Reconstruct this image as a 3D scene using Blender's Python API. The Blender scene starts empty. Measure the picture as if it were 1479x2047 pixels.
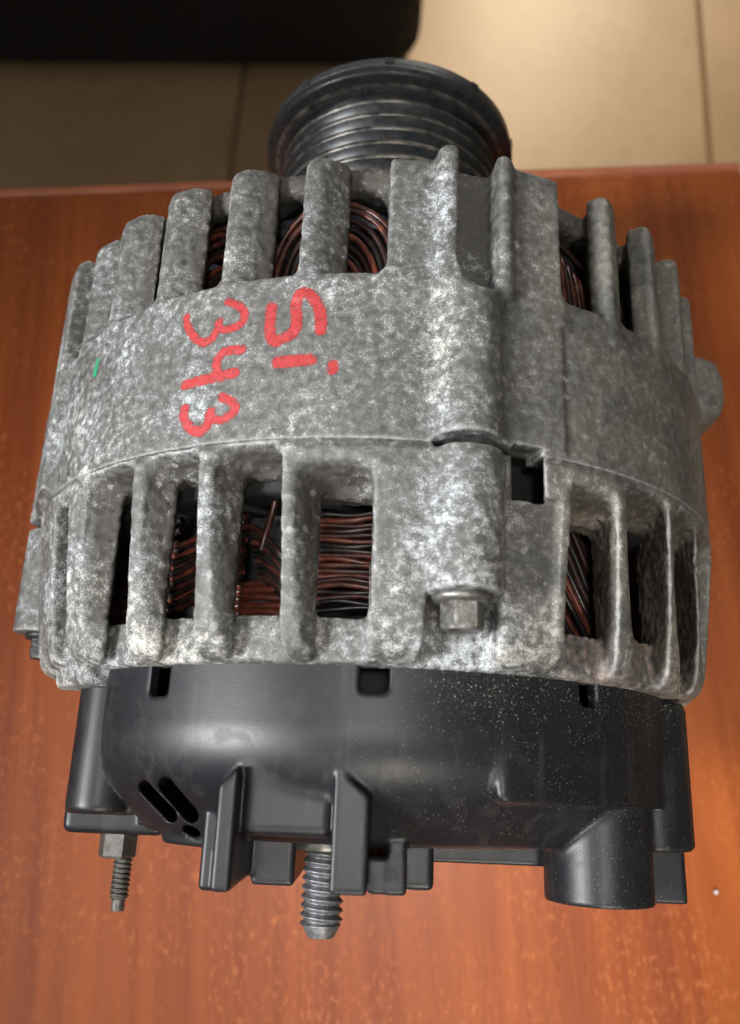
import bpy, bmesh, math, random
import numpy as np
from mathutils import Vector, noise as mnoise
from mathutils.bvhtree import BVHTree

SC = bpy.context.scene
COL = SC.collection
R = math.radians
TABLE_Z = 0.75                 # table top above the floor
AXIS = 0.0732                  # alternator axis above the table top
MM = 0.001

# ------------------------------------------------------------------ camera
cd = bpy.data.cameras.new("camera")
cam = bpy.data.objects.new("camera", cd)
COL.objects.link(cam)
cam.location = (0, 0, TABLE_Z + AXIS + 0.18248)
cam.rotation_euler = (0.3071, 0, 0)
cd.sensor_fit = 'VERTICAL'
cd.sensor_height = 8.4
cd.lens = 8.4 * 1671.94 / 2047
cd.clip_start = 0.01
cd.clip_end = 60
cd.dof.use_dof = True
cd.dof.focus_distance = 0.14
cd.dof.aperture_fstop = 4.4
SC.camera = cam

# ------------------------------------------------------------------ light
SC.view_settings.view_transform = 'Standard'
SC.view_settings.look = 'None'
SC.view_settings.exposure = 0.4
world = bpy.data.worlds.new("World")
SC.world = world
world.use_nodes = True
world.node_tree.nodes["Background"].inputs[0].default_value = (1.0, 0.90, 0.80, 1)
world.node_tree.nodes["Background"].inputs[1].default_value = 0.12


def area(name, loc, target, sx, sy, power, col=(1, 1, 1)):
    l = bpy.data.lights.new(name, 'AREA')
    l.shape = 'RECTANGLE'
    l.size = sx
    l.size_y = sy
    l.energy = power
    l.color = col
    o = bpy.data.objects.new(name, l)
    COL.objects.link(o)
    o.location = loc
    o.rotation_euler = (Vector(target) - Vector(loc)).to_track_quat('-Z', 'Y').to_euler()
    return o




def spot(name, loc, target, deg, power, soft, col, blend=1.0):
    l = bpy.data.lights.new(name, 'SPOT')
    l.energy = power
    l.color = col
    l.spot_size = R(deg)
    l.spot_blend = blend
    l.shadow_soft_size = soft
    o = bpy.data.objects.new(name, l)
    COL.objects.link(o)
    o.location = loc
    o.rotation_euler = (Vector(target) - Vector(loc)).to_track_quat('-Z', 'Y').to_euler()
    return o


win = area("window_light", (-0.62, -0.30, 1.62), (0, 0.05, TABLE_Z + 0.1), 0.55, 0.8, 1.7, (0.97, 0.98, 1.0))
spot("overhead_fill_spot", (0.03, 0.02, 1.95), (0.008, 0.055, TABLE_Z + 0.14), 13, 36, 0.12, (1.0, 0.98, 0.96))  # added spot from above, narrowed to brighten the casting alone
spot("left_key_spot", (-0.56, -0.10, 1.34), (0.005, 0.055, TABLE_Z + 0.135), 24, 50, 0.10, (0.98, 0.99, 1.0))  # added key from the left, cone kept off the table
spot("near_table_spot", (0.12, -0.80, 1.50), (0.03, -0.11, TABLE_Z), 20, 78, 0.14, (1.0, 0.93, 0.82))  # added spot that brightens the near part of the table
spot("floor_sunbeam", (0.62, 3.0, 1.75), (0.30, 0.95, 0), 40, 155, 0.05, (1.0, 0.80, 0.55), 0.4)
area("far_window_light", (0.9, 3.2, 1.7), (0, 0.1, TABLE_Z), 1.2, 0.9, 11, (1.0, 0.93, 0.85))


# ------------------------------------------------------------------ materials
class NT:
    def __init__(self, name):
        self.m = bpy.data.materials.new(name)
        self.m.use_nodes = True
        self.t = self.m.node_tree
        self.n = self.t.nodes
        self.b = self.n["Principled BSDF"]
        self.out = self.n["Material Output"]

    def link(self, a, b):
        self.t.links.new(a, b)

    def node(self, typ, **kw):
        x = self.n.new(typ)
        for k, v in kw.items():
            setattr(x, k, v)
        return x

    def put(self, sock, v):
        if hasattr(v, 'is_output') or isinstance(v, bpy.types.NodeSocket):
            self.link(v, sock)
        else:
            sock.default_value = v

    def coord(self, scale=(1000, 1000, 1000), kind='Object', rot=(0, 0, 0)):
        tc = self.node('ShaderNodeTexCoord')
        mp = self.node('ShaderNodeMapping')
        self.link(tc.outputs[kind], mp.inputs[0])
        mp.inputs['Scale'].default_value = scale
        mp.inputs['Rotation'].default_value = rot
        return mp.outputs[0]

    def noise(self, co, scale, detail=4, rough=0.55, dist=0.0):
        x = self.node('ShaderNodeTexNoise')
        self.link(co, x.inputs['Vector'])
        x.inputs['Scale'].default_value = scale
        x.inputs['Detail'].default_value = detail
        x.inputs['Roughness'].default_value = rough
        x.inputs['Distortion'].default_value = dist
        return x.outputs['Fac']

    def voro(self, co, scale, feature='F1', out='Distance'):
        x = self.node('ShaderNodeTexVoronoi', feature=feature)
        self.link(co, x.inputs['Vector'])
        x.inputs['Scale'].default_value = scale
        return x.outputs[out]

    def math(self, op, a, b=0.0, c=0.0, clamp=False):
        x = self.node('ShaderNodeMath', operation=op)
        x.use_clamp = clamp
        self.put(x.inputs[0], a)
        self.put(x.inputs[1], b)
        self.put(x.inputs[2], c)
        return x.outputs[0]

    def step(self, v, lo, hi, a=0.0, b=1.0):
        x = self.node('ShaderNodeMapRange')
        x.interpolation_type = 'SMOOTHSTEP'
        self.put(x.inputs['Value'], v)
        x.inputs['From Min'].default_value = lo
        x.inputs['From Max'].default_value = hi
        x.inputs['To Min'].default_value = a
        x.inputs['To Max'].default_value = b
        return x.outputs[0]

    def mix(self, f, a, b):
        x = self.node('ShaderNodeMix', data_type='RGBA')
        self.put(x.inputs[0], f)
        self.put(x.inputs[6], a if not isinstance(a, tuple) else (*a, 1))
        self.put(x.inputs[7], b if not isinstance(b, tuple) else (*b, 1))
        return x.outputs[2]

    def bump(self, h, dist, strength=1.0, prev=None):
        x = self.node('ShaderNodeBump')
        self.link(h, x.inputs['Height'])
        x.inputs['Distance'].default_value = dist
        x.inputs['Strength'].default_value = strength
        if prev is not None:
            self.link(prev, x.inputs['Normal'])
        return x.outputs[0]

    def set(self, **kw):
        for k, v in kw.items():
            k = {'base': 'Base Color', 'rough': 'Roughness', 'metal': 'Metallic', 'normal': 'Normal',
                 'spec': 'Specular IOR Level', 'coat': 'Coat Weight', 'coatr': 'Coat Roughness', 'alpha': 'Alpha'}[k]
            self.put(self.b.inputs[k], (*v, 1) if isinstance(v, tuple) else v)
        return self.m


def mat_alu():
    n = NT("corroded_cast_aluminium")
    co = n.coord()
    sx = n.node('ShaderNodeSeparateXYZ')
    n.link(co, sx.inputs[0])
    x, y = sx.outputs[0], sx.outputs[1]
    z = n.math('SUBTRACT', sx.outputs[2], AXIS * 1000)
    rho = n.math('SQRT', n.math('ADD', n.math('MULTIPLY', x, x), n.math('MULTIPLY', z, z)))
    at = n.node('ShaderNodeAttribute', attribute_name='grime')
    grime = at.outputs['Fac']
    big = n.noise(co, 0.09, 3, 0.5)
    mid = n.noise(co, 0.70, 4, 0.65)
    fine = n.noise(co, 4.2, 6, 0.78, 0.7)
    tiny = n.noise(co, 9.0, 3, 0.7)
    # how much white bloom: more on the rear half and towards the rim; the painted boss highlight is added to it below
    rear = n.step(y, 56, 24)
    bloom = n.math('ADD', n.math('MULTIPLY', rear, 0.022), n.math('MULTIPLY', n.math('SUBTRACT', big, 0.5), 0.42))
    bloom = n.math('ADD', bloom, n.math('MULTIPLY', n.math('SUBTRACT', mid, 0.5), 0.66))
    bloom = n.math('ADD', bloom, n.math('MULTIPLY', n.step(y, 25, 17), 0.05))
    bloom = n.math('ADD', bloom, n.math('MULTIPLY', n.math('SUBTRACT', tiny, 0.5), 0.55))
    bloom = n.math('ADD', bloom, n.math('MULTIPLY', grime, -0.02))
    # painted highlight down the bolt column's left shoulder, chalky oxide over the rear pad
    boss_sheen = n.math('MULTIPLY', n.math('MULTIPLY', n.step(x, 5.5, 8.5), n.step(x, 12.5, 9.5)), n.step(y, 44, 52))
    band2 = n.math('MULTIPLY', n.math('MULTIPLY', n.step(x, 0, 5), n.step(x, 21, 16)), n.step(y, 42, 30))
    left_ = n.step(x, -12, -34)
    bloom = n.math('ADD', bloom, n.math('ADD', n.math('MULTIPLY', boss_sheen, 0.085), n.math('ADD', n.math('MULTIPLY', band2, 0.05), n.math('MULTIPLY', left_, 0.008))))
    bloom = n.math('SUBTRACT', bloom, n.math('MULTIPLY', n.math('MULTIPLY', n.step(x, 13, 17), n.step(y, 44, 50)), 0.045))
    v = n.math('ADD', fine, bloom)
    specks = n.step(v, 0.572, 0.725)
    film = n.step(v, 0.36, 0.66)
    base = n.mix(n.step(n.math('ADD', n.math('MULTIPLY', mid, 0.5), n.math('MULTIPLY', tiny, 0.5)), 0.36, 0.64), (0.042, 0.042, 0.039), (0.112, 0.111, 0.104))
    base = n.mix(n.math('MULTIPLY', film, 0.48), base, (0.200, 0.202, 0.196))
    # brown oily grime where the castings were never wiped
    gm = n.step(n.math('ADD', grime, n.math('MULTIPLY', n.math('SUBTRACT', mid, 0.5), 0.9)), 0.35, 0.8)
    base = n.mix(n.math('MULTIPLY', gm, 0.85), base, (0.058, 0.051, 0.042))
    # dust tan tint on the right flank of the casting
    tan = n.math('MULTIPLY', n.step(x, 14, 34), n.step(big, 0.3, 0.6))
    base = n.mix(n.math('MULTIPLY', tan, 0.35), base, (0.20, 0.178, 0.138))
    wcol = n.mix(n.step(n.noise(co, 0.05, 2), 0.4, 0.6), (0.60, 0.64, 0.68), (0.64, 0.63, 0.57))
    wcol = n.mix(n.math('MULTIPLY', tan, 0.8), wcol, (0.46, 0.42, 0.33))
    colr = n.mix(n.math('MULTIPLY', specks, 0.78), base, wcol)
    pepper = n.step(n.noise(co, 3.4, 3, 0.6), 0.60, 0.70)
    colr = n.mix(n.math('MULTIPLY', pepper, 0.4), colr, (0.05, 0.047, 0.044))
    # rusty salt bloom at the rear right openings
    rust = n.math('MULTIPLY', n.math('MULTIPLY', n.step(x, 26, 34), n.step(rho, 67.5, 64.5)), n.step(mid, 0.42, 0.6))
    colr = n.mix(n.math('MULTIPLY', rust, n.math('MULTIPLY', rear, 0.5)), colr, (0.20, 0.115, 0.085))
    geo = n.node('ShaderNodeNewGeometry')
    wear = n.math('MULTIPLY', n.step(geo.outputs['Pointiness'], 0.515, 0.56), n.step(n.math('ADD', tiny, n.math('MULTIPLY', mid, 0.5)), 0.55, 0.85))
    colr = n.mix(n.math('MULTIPLY', wear, 0.6), colr, (0.46, 0.46, 0.45))
    h = n.math('ADD', n.math('MULTIPLY', fine, 0.6), n.math('MULTIPLY', tiny, 0.5))
    gb = n.math('ADD', n.math('MULTIPLY', grime, 0.8), 0.55)
    h = n.math('MULTIPLY', h, gb)
    h = n.math('ADD', h, n.math('MULTIPLY', specks, 0.18))
    nb = n.bump(h, 0.00036, 0.6)
    ro = n.step(v, 0.4, 0.75, 0.46, 0.8)
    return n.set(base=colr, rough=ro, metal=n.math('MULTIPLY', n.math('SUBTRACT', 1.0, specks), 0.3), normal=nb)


def mat_plastic():
    n = NT("black_nylon_plastic")
    co = n.coord()
    sx = n.node('ShaderNodeSeparateXYZ')
    n.link(co, sx.inputs[0])
    v = n.voro(co, 1.5)
    rnd = n.noise(co, 0.13, 3, 0.6)
    area_ = n.math('ADD', n.step(sx.outputs[0], -8, 12, 0.0, 0.055), n.math('MULTIPLY', n.math('SUBTRACT', rnd, 0.5), 0.16))
    area_ = n.math('ADD', area_, n.math('MULTIPLY', n.math('MULTIPLY', n.step(sx.outputs[1], 4, 14), n.step(sx.outputs[0], 0, 14)), 0.075))
    thr = n.math('ADD', area_, n.math('MULTIPLY', n.noise(co, 1.7, 1), 0.10))
    spk = n.math('LESS_THAN', v, thr)
    v2 = n.voro(co, 2.6)
    spk2 = n.math('LESS_THAN', v2, n.math('MULTIPLY', thr, 1.1))
    spk = n.math('MAXIMUM', spk, n.math('MULTIPLY', spk2, 0.6))
    film = n.step(n.noise(co, 0.22, 5, 0.62, 1.2), 0.42, 0.75)
    streak = n.step(n.noise(n.coord((700, 90, 700), rot=(0, 0, 0.6)), 0.5, 4, 0.6), 0.52, 0.72)
    base = n.mix(n.math('MULTIPLY', film, 0.18), (0.0055, 0.0063, 0.0085), (0.026, 0.0255, 0.0245))
    base = n.mix(n.math('MULTIPLY', streak, 0.12), base, (0.09, 0.085, 0.08))
    base = n.mix(n.math('MULTIPLY', spk, 0.5), base, (0.30, 0.26, 0.18))
    ro = n.step(film, 0, 1, 0.40, 0.47)
    ro = n.math('ADD', ro, n.math('MULTIPLY', spk, 0.4))
    h = n.math('ADD', n.noise(co, 5, 2), n.math('MULTIPLY', spk, 1.0))
    return n.set(base=base, rough=ro, normal=n.bump(h, 0.00004, 0.4), spec=0.38)


def mat_wood():
    n = NT("red_brown_wood_veneer")
    co = n.coord((1, 1, 1))
    a = n.noise(n.coord((46, 1.6, 30), rot=(0, 0, 0.03)), 1.0, 5, 0.6, 0.5)
    b = n.noise(n.coord((260, 9, 200), rot=(0, 0, -0.02)), 1.0, 4, 0.6)
    c = n.noise(n.coord((9, 0.8, 9)), 1.0, 3, 0.5, 0.3)
    base = n.mix(n.step(a, 0.3, 0.72), (0.165, 0.032, 0.0062), (0.310, 0.074, 0.0125))
    base = n.mix(n.math('MULTIPLY', n.step(b, 0.35, 0.75), 0.30), base, (0.39, 0.105, 0.021))
    base = n.mix(n.math('MULTIPLY', n.step(c, 0.45, 0.75), 0.4), base, (0.165, 0.032, 0.008))
    fl = n.noise(n.coord((640, 330, 640)), 1.0, 4, 0.65)
    fl2 = n.noise(n.coord((90, 40, 90)), 1.0, 2, 0.6)
    fleck = n.math('MULTIPLY', n.step(fl, 0.50, 0.70), n.step(fl2, 0.34, 0.66))
    base = n.mix(n.math('MULTIPLY', fleck, 0.62), base, (0.45, 0.145, 0.040))
    pore = n.step(n.noise(n.coord((1500, 70, 1500)), 1.0, 2, 0.5), 0.62, 0.75)
    base = n.mix(n.math('MULTIPLY', pore, 0.35), base, (0.10, 0.022, 0.006))
    return n.set(base=base, rough=n.step(fl, 0.3, 0.8, 0.34, 0.48), normal=n.bump(b, 0.00005, 0.5), spec=0.35)


def mat_tile():
    n = NT("beige_ceramic_tile")
    co = n.coord((1, 1, 1), kind='Object')
    a = n.noise(co, 5, 5, 0.6)
    b = n.noise(co, 22, 4, 0.6)
    base = n.mix(n.step(a, 0.3, 0.7), (0.42, 0.275, 0.145), (0.51, 0.355, 0.20))
    base = n.mix(n.math('MULTIPLY', n.step(b, 0.5, 0.75), 0.4), base, (0.35, 0.225, 0.115))
    return n.set(base=base, rough=0.42, normal=n.bump(b, 0.0006, 0.4))


def mat_simple(name, col, rough=0.5, metal=0.0, nscale=1.5, namp=0.3, bumpd=0.0001, spec=0.5, dirt=None, dirt_amt=0.5):
    n = NT(name)
    co = n.coord()
    f = n.noise(co, nscale, 4, 0.6)
    d = tuple(c * (1 - namp) for c in col)
    l = tuple(min(1, c * (1 + namp)) for c in col)
    base = n.mix(n.step(f, 0.3, 0.7), d, l)
    if dirt:
        g = n.step(n.noise(co, nscale * 0.35, 5, 0.65), 0.48, 0.66)
        base = n.mix(n.math('MULTIPLY', g, dirt_amt), base, dirt)
    return n.set(base=base, rough=n.step(f, 0.3, 0.7, rough * 0.85, min(1, rough * 1.2)), metal=metal,
                 normal=n.bump(f, bumpd, 0.6), spec=spec)


def mat_wire(name, c1, c2):
    n = NT(name)
    co = n.coord()
    oi = n.node('ShaderNodeObjectInfo')
    f = n.noise(co, 0.55, 3, 0.6)
    k = n.math('ADD', n.math('MULTIPLY', f, 0.75), n.math('MULTIPLY', oi.outputs['Random'], 0.3))
    base = n.mix(n.step(k, 0.42, 0.72), c1, c2)
    dust = n.step(n.noise(co, 3.2, 3, 0.6), 0.6, 0.72)
    base = n.mix(n.math('MULTIPLY', dust, 0.25), base, (0.10, 0.085, 0.07))
    return n.set(base=base, rough=0.36, metal=0.0, spec=0.35, coat=0.12, coatr=0.2, normal=n.bump(f, 0.0001, 0.4))


def mat_paint(name, col, col2):
    n = NT(name)
    co = n.coord()
    at = n.node('ShaderNodeAttribute', attribute_name='edge')
    e = at.outputs['Fac']
    nz = n.noise(co, 3.0, 4, 0.7)
    nz2 = n.noise(n.coord((1200, 1200, 1200)), 1.2, 3, 0.7)
    k = n.math('ADD', e, n.math('MULTIPLY', n.math('SUBTRACT', nz, 0.5), 0.9))
    al = n.step(k, 0.06, -0.10)
    gap = n.step(n.math('ADD', nz2, n.math('MULTIPLY', e, 0.20)), 0.41, 0.60)
    al = n.math('MULTIPLY', al, n.math('SUBTRACT', 1.0, n.math('MULTIPLY', gap, 0.72)))
    base = n.mix(n.step(nz, 0.35, 0.7), col, col2)
    return n.set(base=base, rough=0.55, alpha=al, normal=n.bump(nz, 0.0002, 0.5))


M = dict(
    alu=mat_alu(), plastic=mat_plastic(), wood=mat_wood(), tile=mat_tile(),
    steel=mat_simple("oily_zinc_steel", (0.19, 0.185, 0.172), 0.40, 0.8, 1.1, 0.25, 0.00012, dirt=(0.10, 0.085, 0.065), dirt_amt=0.6),
    stud=mat_simple("grey_phosphated_steel", (0.20, 0.205, 0.215), 0.42, 0.75, 1.4, 0.2, 0.00008, dirt=(0.10, 0.095, 0.09), dirt_amt=0.4),
    dstud=mat_simple("dull_bronze_steel", (0.11, 0.107, 0.098), 0.45, 0.7, 1.2, 0.2, 0.00008, dirt=(0.06, 0.05, 0.04)),
    pulley=mat_simple("black_oxide_pulley_steel", (0.016, 0.018, 0.019), 0.30, 0.25, 0.5, 0.2, 0.00004, dirt=(0.045, 0.040, 0.034), dirt_amt=0.2),
    pulley_edge=mat_simple("belt_worn_steel", (0.13, 0.12, 0.107), 0.36, 0.8, 0.35, 0.6, 0.00008, dirt=(0.04, 0.033, 0.028), dirt_amt=0.9),
    cap=mat_simple("grey_pulley_cap", (0.040, 0.045, 0.047), 0.36, 0.3, 0.8, 0.3, 0.0001),
    core=mat_simple("dark_steel_lamination", (0.012, 0.0125, 0.012), 0.65, 0.0, 1.0, 0.2, 0.0001, spec=0.15),
    dark=mat_simple("sooty_rotor_iron", (0.012, 0.012, 0.013), 0.6, 0.1, 0.8, 0.3, 0.0001),
    fan=mat_simple("blue_grey_fan_steel", (0.055, 0.065, 0.075), 0.42, 0.5, 0.9, 0.3, 0.0001),
    wire=mat_wire("enamelled_copper_wire", (0.016, 0.006, 0.005), (0.105, 0.025, 0.014)),
    wire_dark=mat_wire("blackened_copper_wire", (0.006, 0.005, 0.005), (0.018, 0.010, 0.008)),
    red=mat_paint("red_marker_paint", (0.24, 0.012, 0.014), (0.33, 0.024, 0.024)),
    green=mat_paint("green_marker_paint", (0.010, 0.20, 0.085), (0.016, 0.27, 0.12)),
    gasket=mat_simple("black_sealant", (0.012, 0.012, 0.012), 0.35, 0.0, 1.5, 0.3, 0.0003),
    case=mat_simple("black_matt_fabric", (0.006, 0.006, 0.008), 0.75, 0.0, 0.05, 0.3, 0.0003),
    grout=mat_simple("brown_grout", (0.30, 0.195, 0.105), 0.9, 0.0, 0.1, 0.25, 0.0003),
    edge=mat_simple("sunlit_red_edge_banding", (0.40, 0.130, 0.062), 0.35, 0.0, 0.05, 0.12, 0.00005),  # sunlight on the table's far edge is put into this paler colour
    crumb=mat_simple("white_crumb_plaster", (0.52, 0.48, 0.45), 0.8, 0.0, 2.0, 0.1, 0.0002),
    leg=mat_simple("dark_table_leg_wood", (0.12, 0.03, 0.010), 0.5, 0.0, 0.05, 0.3, 0.0002),
)

# ------------------------------------------------------------------ object helpers


def empty(name, loc=(0, 0, 0), rz=0.0, label=None, cat=None, group=None):
    o = bpy.data.objects.new(name, None)
    COL.objects.link(o)
    o.location = loc
    o.rotation_euler = (0, 0, rz)
    o.empty_display_size = 0.05
    tag(o, label, cat, group)
    return o


def tag(o, label=None, cat=None, group=None, kind=None):
    if label: o['label'] = label
    if cat: o['category'] = cat
    if group: o['group'] = group
    if kind: o['kind'] = kind
    return o


def mesh_obj(name, V, F, mat, parent=None, smooth=True, mm=True, attrs=None):
    """V in millimetres about the alternator axis when mm is set, metres otherwise"""
    V = np.asarray(V, dtype=np.float64)
    if mm:
        V = V * MM
        V[:, 2] += AXIS
    me = bpy.data.meshes.new(name)
    if isinstance(F, np.ndarray):
        nf, k = F.shape
        me.vertices.add(len(V))
        me.vertices.foreach_set('co', V.astype(np.float32).ravel())
        me.loops.add(nf * k)
        me.loops.foreach_set('vertex_index', F.astype(np.int32).ravel())
        me.polygons.add(nf)
        me.polygons.foreach_set('loop_start', np.arange(nf, dtype=np.int32) * k)
        me.polygons.foreach_set('loop_total', np.full(nf, k, dtype=np.int32))
        me.update(calc_edges=True)
    else:
        me.from_pydata([tuple(v) for v in V], [], [list(f) for f in F])
        me.update()
    if smooth:
        me.polygons.foreach_set('use_smooth', np.ones(len(me.polygons), dtype=bool))
    if attrs:
        for k, a in attrs.items():
            at = me.attributes.new(k, 'FLOAT', 'POINT')
            at.data.foreach_set('value', np.asarray(a, dtype=np.float32))
    me.materials.append(mat)
    o = bpy.data.objects.new(name, me)
    COL.objects.link(o)
    if parent is not None:
        o.parent = parent
    return o


def bm_obj(name, bm, mat, parent=None, smooth=False, bevel=0.0, segs=2):
    me = bpy.data.meshes.new(name)
    bmesh.ops.recalc_face_normals(bm, faces=bm.faces)
    bm.to_mesh(me)
    bm.free()
    me.materials.append(mat)
    if smooth:
        me.polygons.foreach_set('use_smooth', np.ones(len(me.polygons), dtype=bool))
    o = bpy.data.objects.new(name, me)
    COL.objects.link(o)
    if parent is not None:
        o.parent = parent
    if bevel:
        b = o.modifiers.new("bevel", 'BEVEL')
        b.width = bevel
        b.segments = segs
        b.limit_method = 'ANGLE'
        me.polygons.foreach_set('use_smooth', np.ones(len(me.polygons), dtype=bool))
        w = o.modifiers.new("wn", 'WEIGHTED_NORMAL')
        w.keep_sharp = True
    return o


def box_bm(x0, x1, y0, y1, z0, z1):
    bm = bmesh.new()
    vs = [bm.verts.new(p) for p in [(x0, y0, z0), (x1, y0, z0), (x1, y1, z0), (x0, y1, z0),
                                    (x0, y0, z1), (x1, y0, z1), (x1, y1, z1), (x0, y1, z1)]]
    for f in [(0, 3, 2, 1), (4, 5, 6, 7), (0, 1, 5, 4), (1, 2, 6, 5), (2, 3, 7, 6), (3, 0, 4, 7)]:
        bm.faces.new([vs[i] for i in f])
    return bm


def lathe(name, prof, mat, parent, n=160, cx=0.0, cz=0.0, close=False):
    """prof: (y, r) pairs in mm turned about an axis along y through (cx, cz)"""
    P = np.array(prof, float)
    t = np.linspace(0, 2 * np.pi, n, endpoint=False)
    V = np.stack([cx + P[:, None, 1] * np.sin(t), np.repeat(P[:, None, 0], n, 1), cz + P[:, None, 1] * np.cos(t)], -1).reshape(-1, 3)
    m = len(P)
    i = np.arange(m - 1)[:, None]
    j = np.arange(n)[None, :]
    F = np.stack([i * n + j, i * n + (j + 1) % n, (i + 1) * n + (j + 1) % n, (i + 1) * n + j], -1).reshape(-1, 4)
    return mesh_obj(name, V, F, mat, parent)


def dense(prof, step=0.5):
    """rounds and refines a profile a little so smooth shading keeps its edges"""
    out = []
    for (a, b) in zip(prof[:-1], prof[1:]):
        a = np.array(a, float); b = np.array(b, float)
        L = np.hypot(*(b - a))
        e = min(0.12, L * 0.2)
        d = (b - a) / max(L, 1e-6)
        out += [tuple(a + d * e), tuple(b - d * e)]
    return [tuple(prof[0])] + out + [tuple(prof[-1])]


def tube(name, pts, rad, mat, parent, n=8):
    P = np.array(pts, float)
    T = np.gradient(P, axis=0)
    T /= np.linalg.norm(T, axis=1)[:, None]
    up = P * np.array([1, 0, 1]); up /= np.linalg.norm(up, axis=1)[:, None] + 1e-9
    B = np.cross(T, up); B /= np.linalg.norm(B, axis=1)[:, None] + 1e-9
    N = np.cross(B, T)
    t = np.linspace(0, 2 * np.pi, n, endpoint=False)
    V = (P[:, None, :] + rad * (np.cos(t)[None, :, None] * N[:, None, :] + np.sin(t)[None, :, None] * B[:, None, :])).reshape(-1, 3)
    m = len(P)
    i = np.arange(m - 1)[:, None]
    j = np.arange(n)[None, :]
    F = np.stack([i * n + j, (i + 1) * n + j, (i + 1) * n + (j + 1) % n, i * n + (j + 1) % n], -1).reshape(-1, 4)
    return mesh_obj(name, V, F, mat, parent)


# ------------------------------------------------------------------ implicit solids
def smin(a, b, k):
    h = np.clip(0.5 + 0.5 * (b - a) / k, 0, 1)
    return b + (a - b) * h - k * h * (1 - h)


def smax(a, b, k):
    return -smin(-a, -b, k)


def surface_nets(V, wrap=False):
    """naive surface nets over a scalar lattice (negative inside); returns lattice coords and quads"""
    if wrap:
        V = np.concatenate([V, V[:1]], 0)
    S = V < 0
    n0, n1, n2 = V.shape
    cs = (n0 - 1, n1 - 1, n2 - 1)
    cnt = np.zeros(cs, np.int8)
    for a in (0, 1):
        for b in (0, 1):
            for c in (0, 1):
                cnt += S[a:n0 - 1 + a, b:n1 - 1 + b, c:n2 - 1 + c]
    I, J, K = np.nonzero((cnt > 0) & (cnt < 8))
    idx = np.full(cs, -1, np.int32)
    idx[I, J, K] = np.arange(len(I))
    cor = {}
    for a in (0, 1):
        for b in (0, 1):
            for c in (0, 1):
                cor[a, b, c] = V[I + a, J + b, K + c].astype(np.float64)
    acc = np.zeros((len(I), 3))
    num = np.zeros(len(I))
    for ax in range(3):
        for u in (0, 1):
            for v in (0, 1):
                p = [u, v]; p.insert(ax, 0)
                q = [u, v]; q.insert(ax, 1)
                A, B = cor[tuple(p)], cor[tuple(q)]
                m = (A < 0) != (B < 0)
                t = np.where(m, A / np.where(m, A - B, 1), 0)
                pos = np.tile(np.array(p, float), (len(I), 1))
                pos[:, ax] += t
                acc += pos * m[:, None]
                num += m
    P = acc / num[:, None] + np.stack([I, J, K], 1)
    quads = []
    for ax in range(3):
        o = [a for a in range(3) if a != ax]
        s0 = [slice(None)] * 3; s1 = [slice(None)] * 3
        s0[ax] = slice(0, -1); s1[ax] = slice(1, None)
        A, B = S[tuple(s0)], S[tuple(s1)]
        E = np.argwhere(A != B)
        flip = A[tuple(E.T)]
        ok = np.ones(len(E), bool)
        cells = []
        for d in ((0, 0), (-1, 0), (-1, -1), (0, -1)):
            c = E.copy()
            c[:, o[0]] += d[0]; c[:, o[1]] += d[1]
            if wrap and ax != 0:
                c[:, 0] %= cs[0]
                # the duplicated last layer is the first one again
            ok &= np.all((c >= 0) & (c < np.array(cs)), 1)
            cells.append(c)
        if wrap and ax != 0:
            ok &= E[:, 0] < cs[0]
        cells = [c[ok] for c in cells]
        flip = flip[ok]
        q = np.stack([idx[tuple(c.T)] for c in cells], 1)
        if ax == 1:
            flip = ~flip
        q = np.where(flip[:, None], q, q[:, ::-1])
        quads.append(q)
    Q = np.concatenate(quads)
    Q = Q[(Q >= 0).all(1)]
    return P, Q


D2 = np.pi / 180


def grain(shape, seed, passes=1):
    n = np.random.default_rng(seed).standard_normal(shape).astype(np.float32)
    for _ in range(passes):
        for ax in range(3):
            n = n + np.roll(n, 1, ax) + np.roll(n, -1, ax)
    return n / n.std()


class Shell:
    """lattice in (theta, y, rho) round the alternator axis"""

    def __init__(s, y0, y1, r0, r1, h):
        s.N = int(round(2 * np.pi * 70 / h))
        s.th0 = -180.0
        s.dth = 360.0 / s.N
        s.y = np.arange(y0, y1, h, dtype=np.float32)
        s.r = np.arange(r0, r1, h, dtype=np.float32)
        s.h = h
        s.T = (s.th0 + s.dth * np.arange(s.N)).astype(np.float32)[:, None, None]
        s.Y = s.y[None, :, None]
        s.Rr = s.r[None, None, :]

    def sl(s, ta, tb):
        """index slice for a theta range"""
        a = max(0, int((ta - s.th0) / s.dth)); b = min(s.N, int((tb - s.th0) / s.dth) + 2)
        return slice(a, b)

    def mesh(s, D):
        P, Q = surface_nets(D, wrap=True)
        th = (s.th0 + P[:, 0] * s.dth) * D2
        y = s.y[0] + P[:, 1] * s.h
        r = s.r[0] + P[:, 2] * s.h
        return np.stack([r * np.sin(th), y, r * np.cos(th)], 1), Q, np.degrees(th), y, r


def arc(T, R_, th):
    """signed arc distance (mm) to the theta line"""
    return (T - th) * D2 * R_


def plane(T, R_, th, rr, d, side):
    """half space bounded by the line through (theta,rho) along direction d in the xz plane; side=+1 keeps +x side inside"""
    X = R_ * np.sin(T * D2); Z = R_ * np.cos(T * D2)
    x0, z0 = rr * math.sin(th * D2), rr * math.cos(th * D2)
    L = math.hypot(*d)
    nx, nz = -d[1] / L, d[0] / L          # normal pointing to +x for d pointing down
    return -side * ((X - x0) * nx + (Z - z0) * nz)


# quadrant features. each bolt boss with its pad: (boss, pad_left, pad_right)
PADS = [(11.2, 0.4, 24.3), (-78.8, -92.0, -58.5), (101.2, 90.0, 114.3), (-168.8, -180.0, -155.5)]
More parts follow.
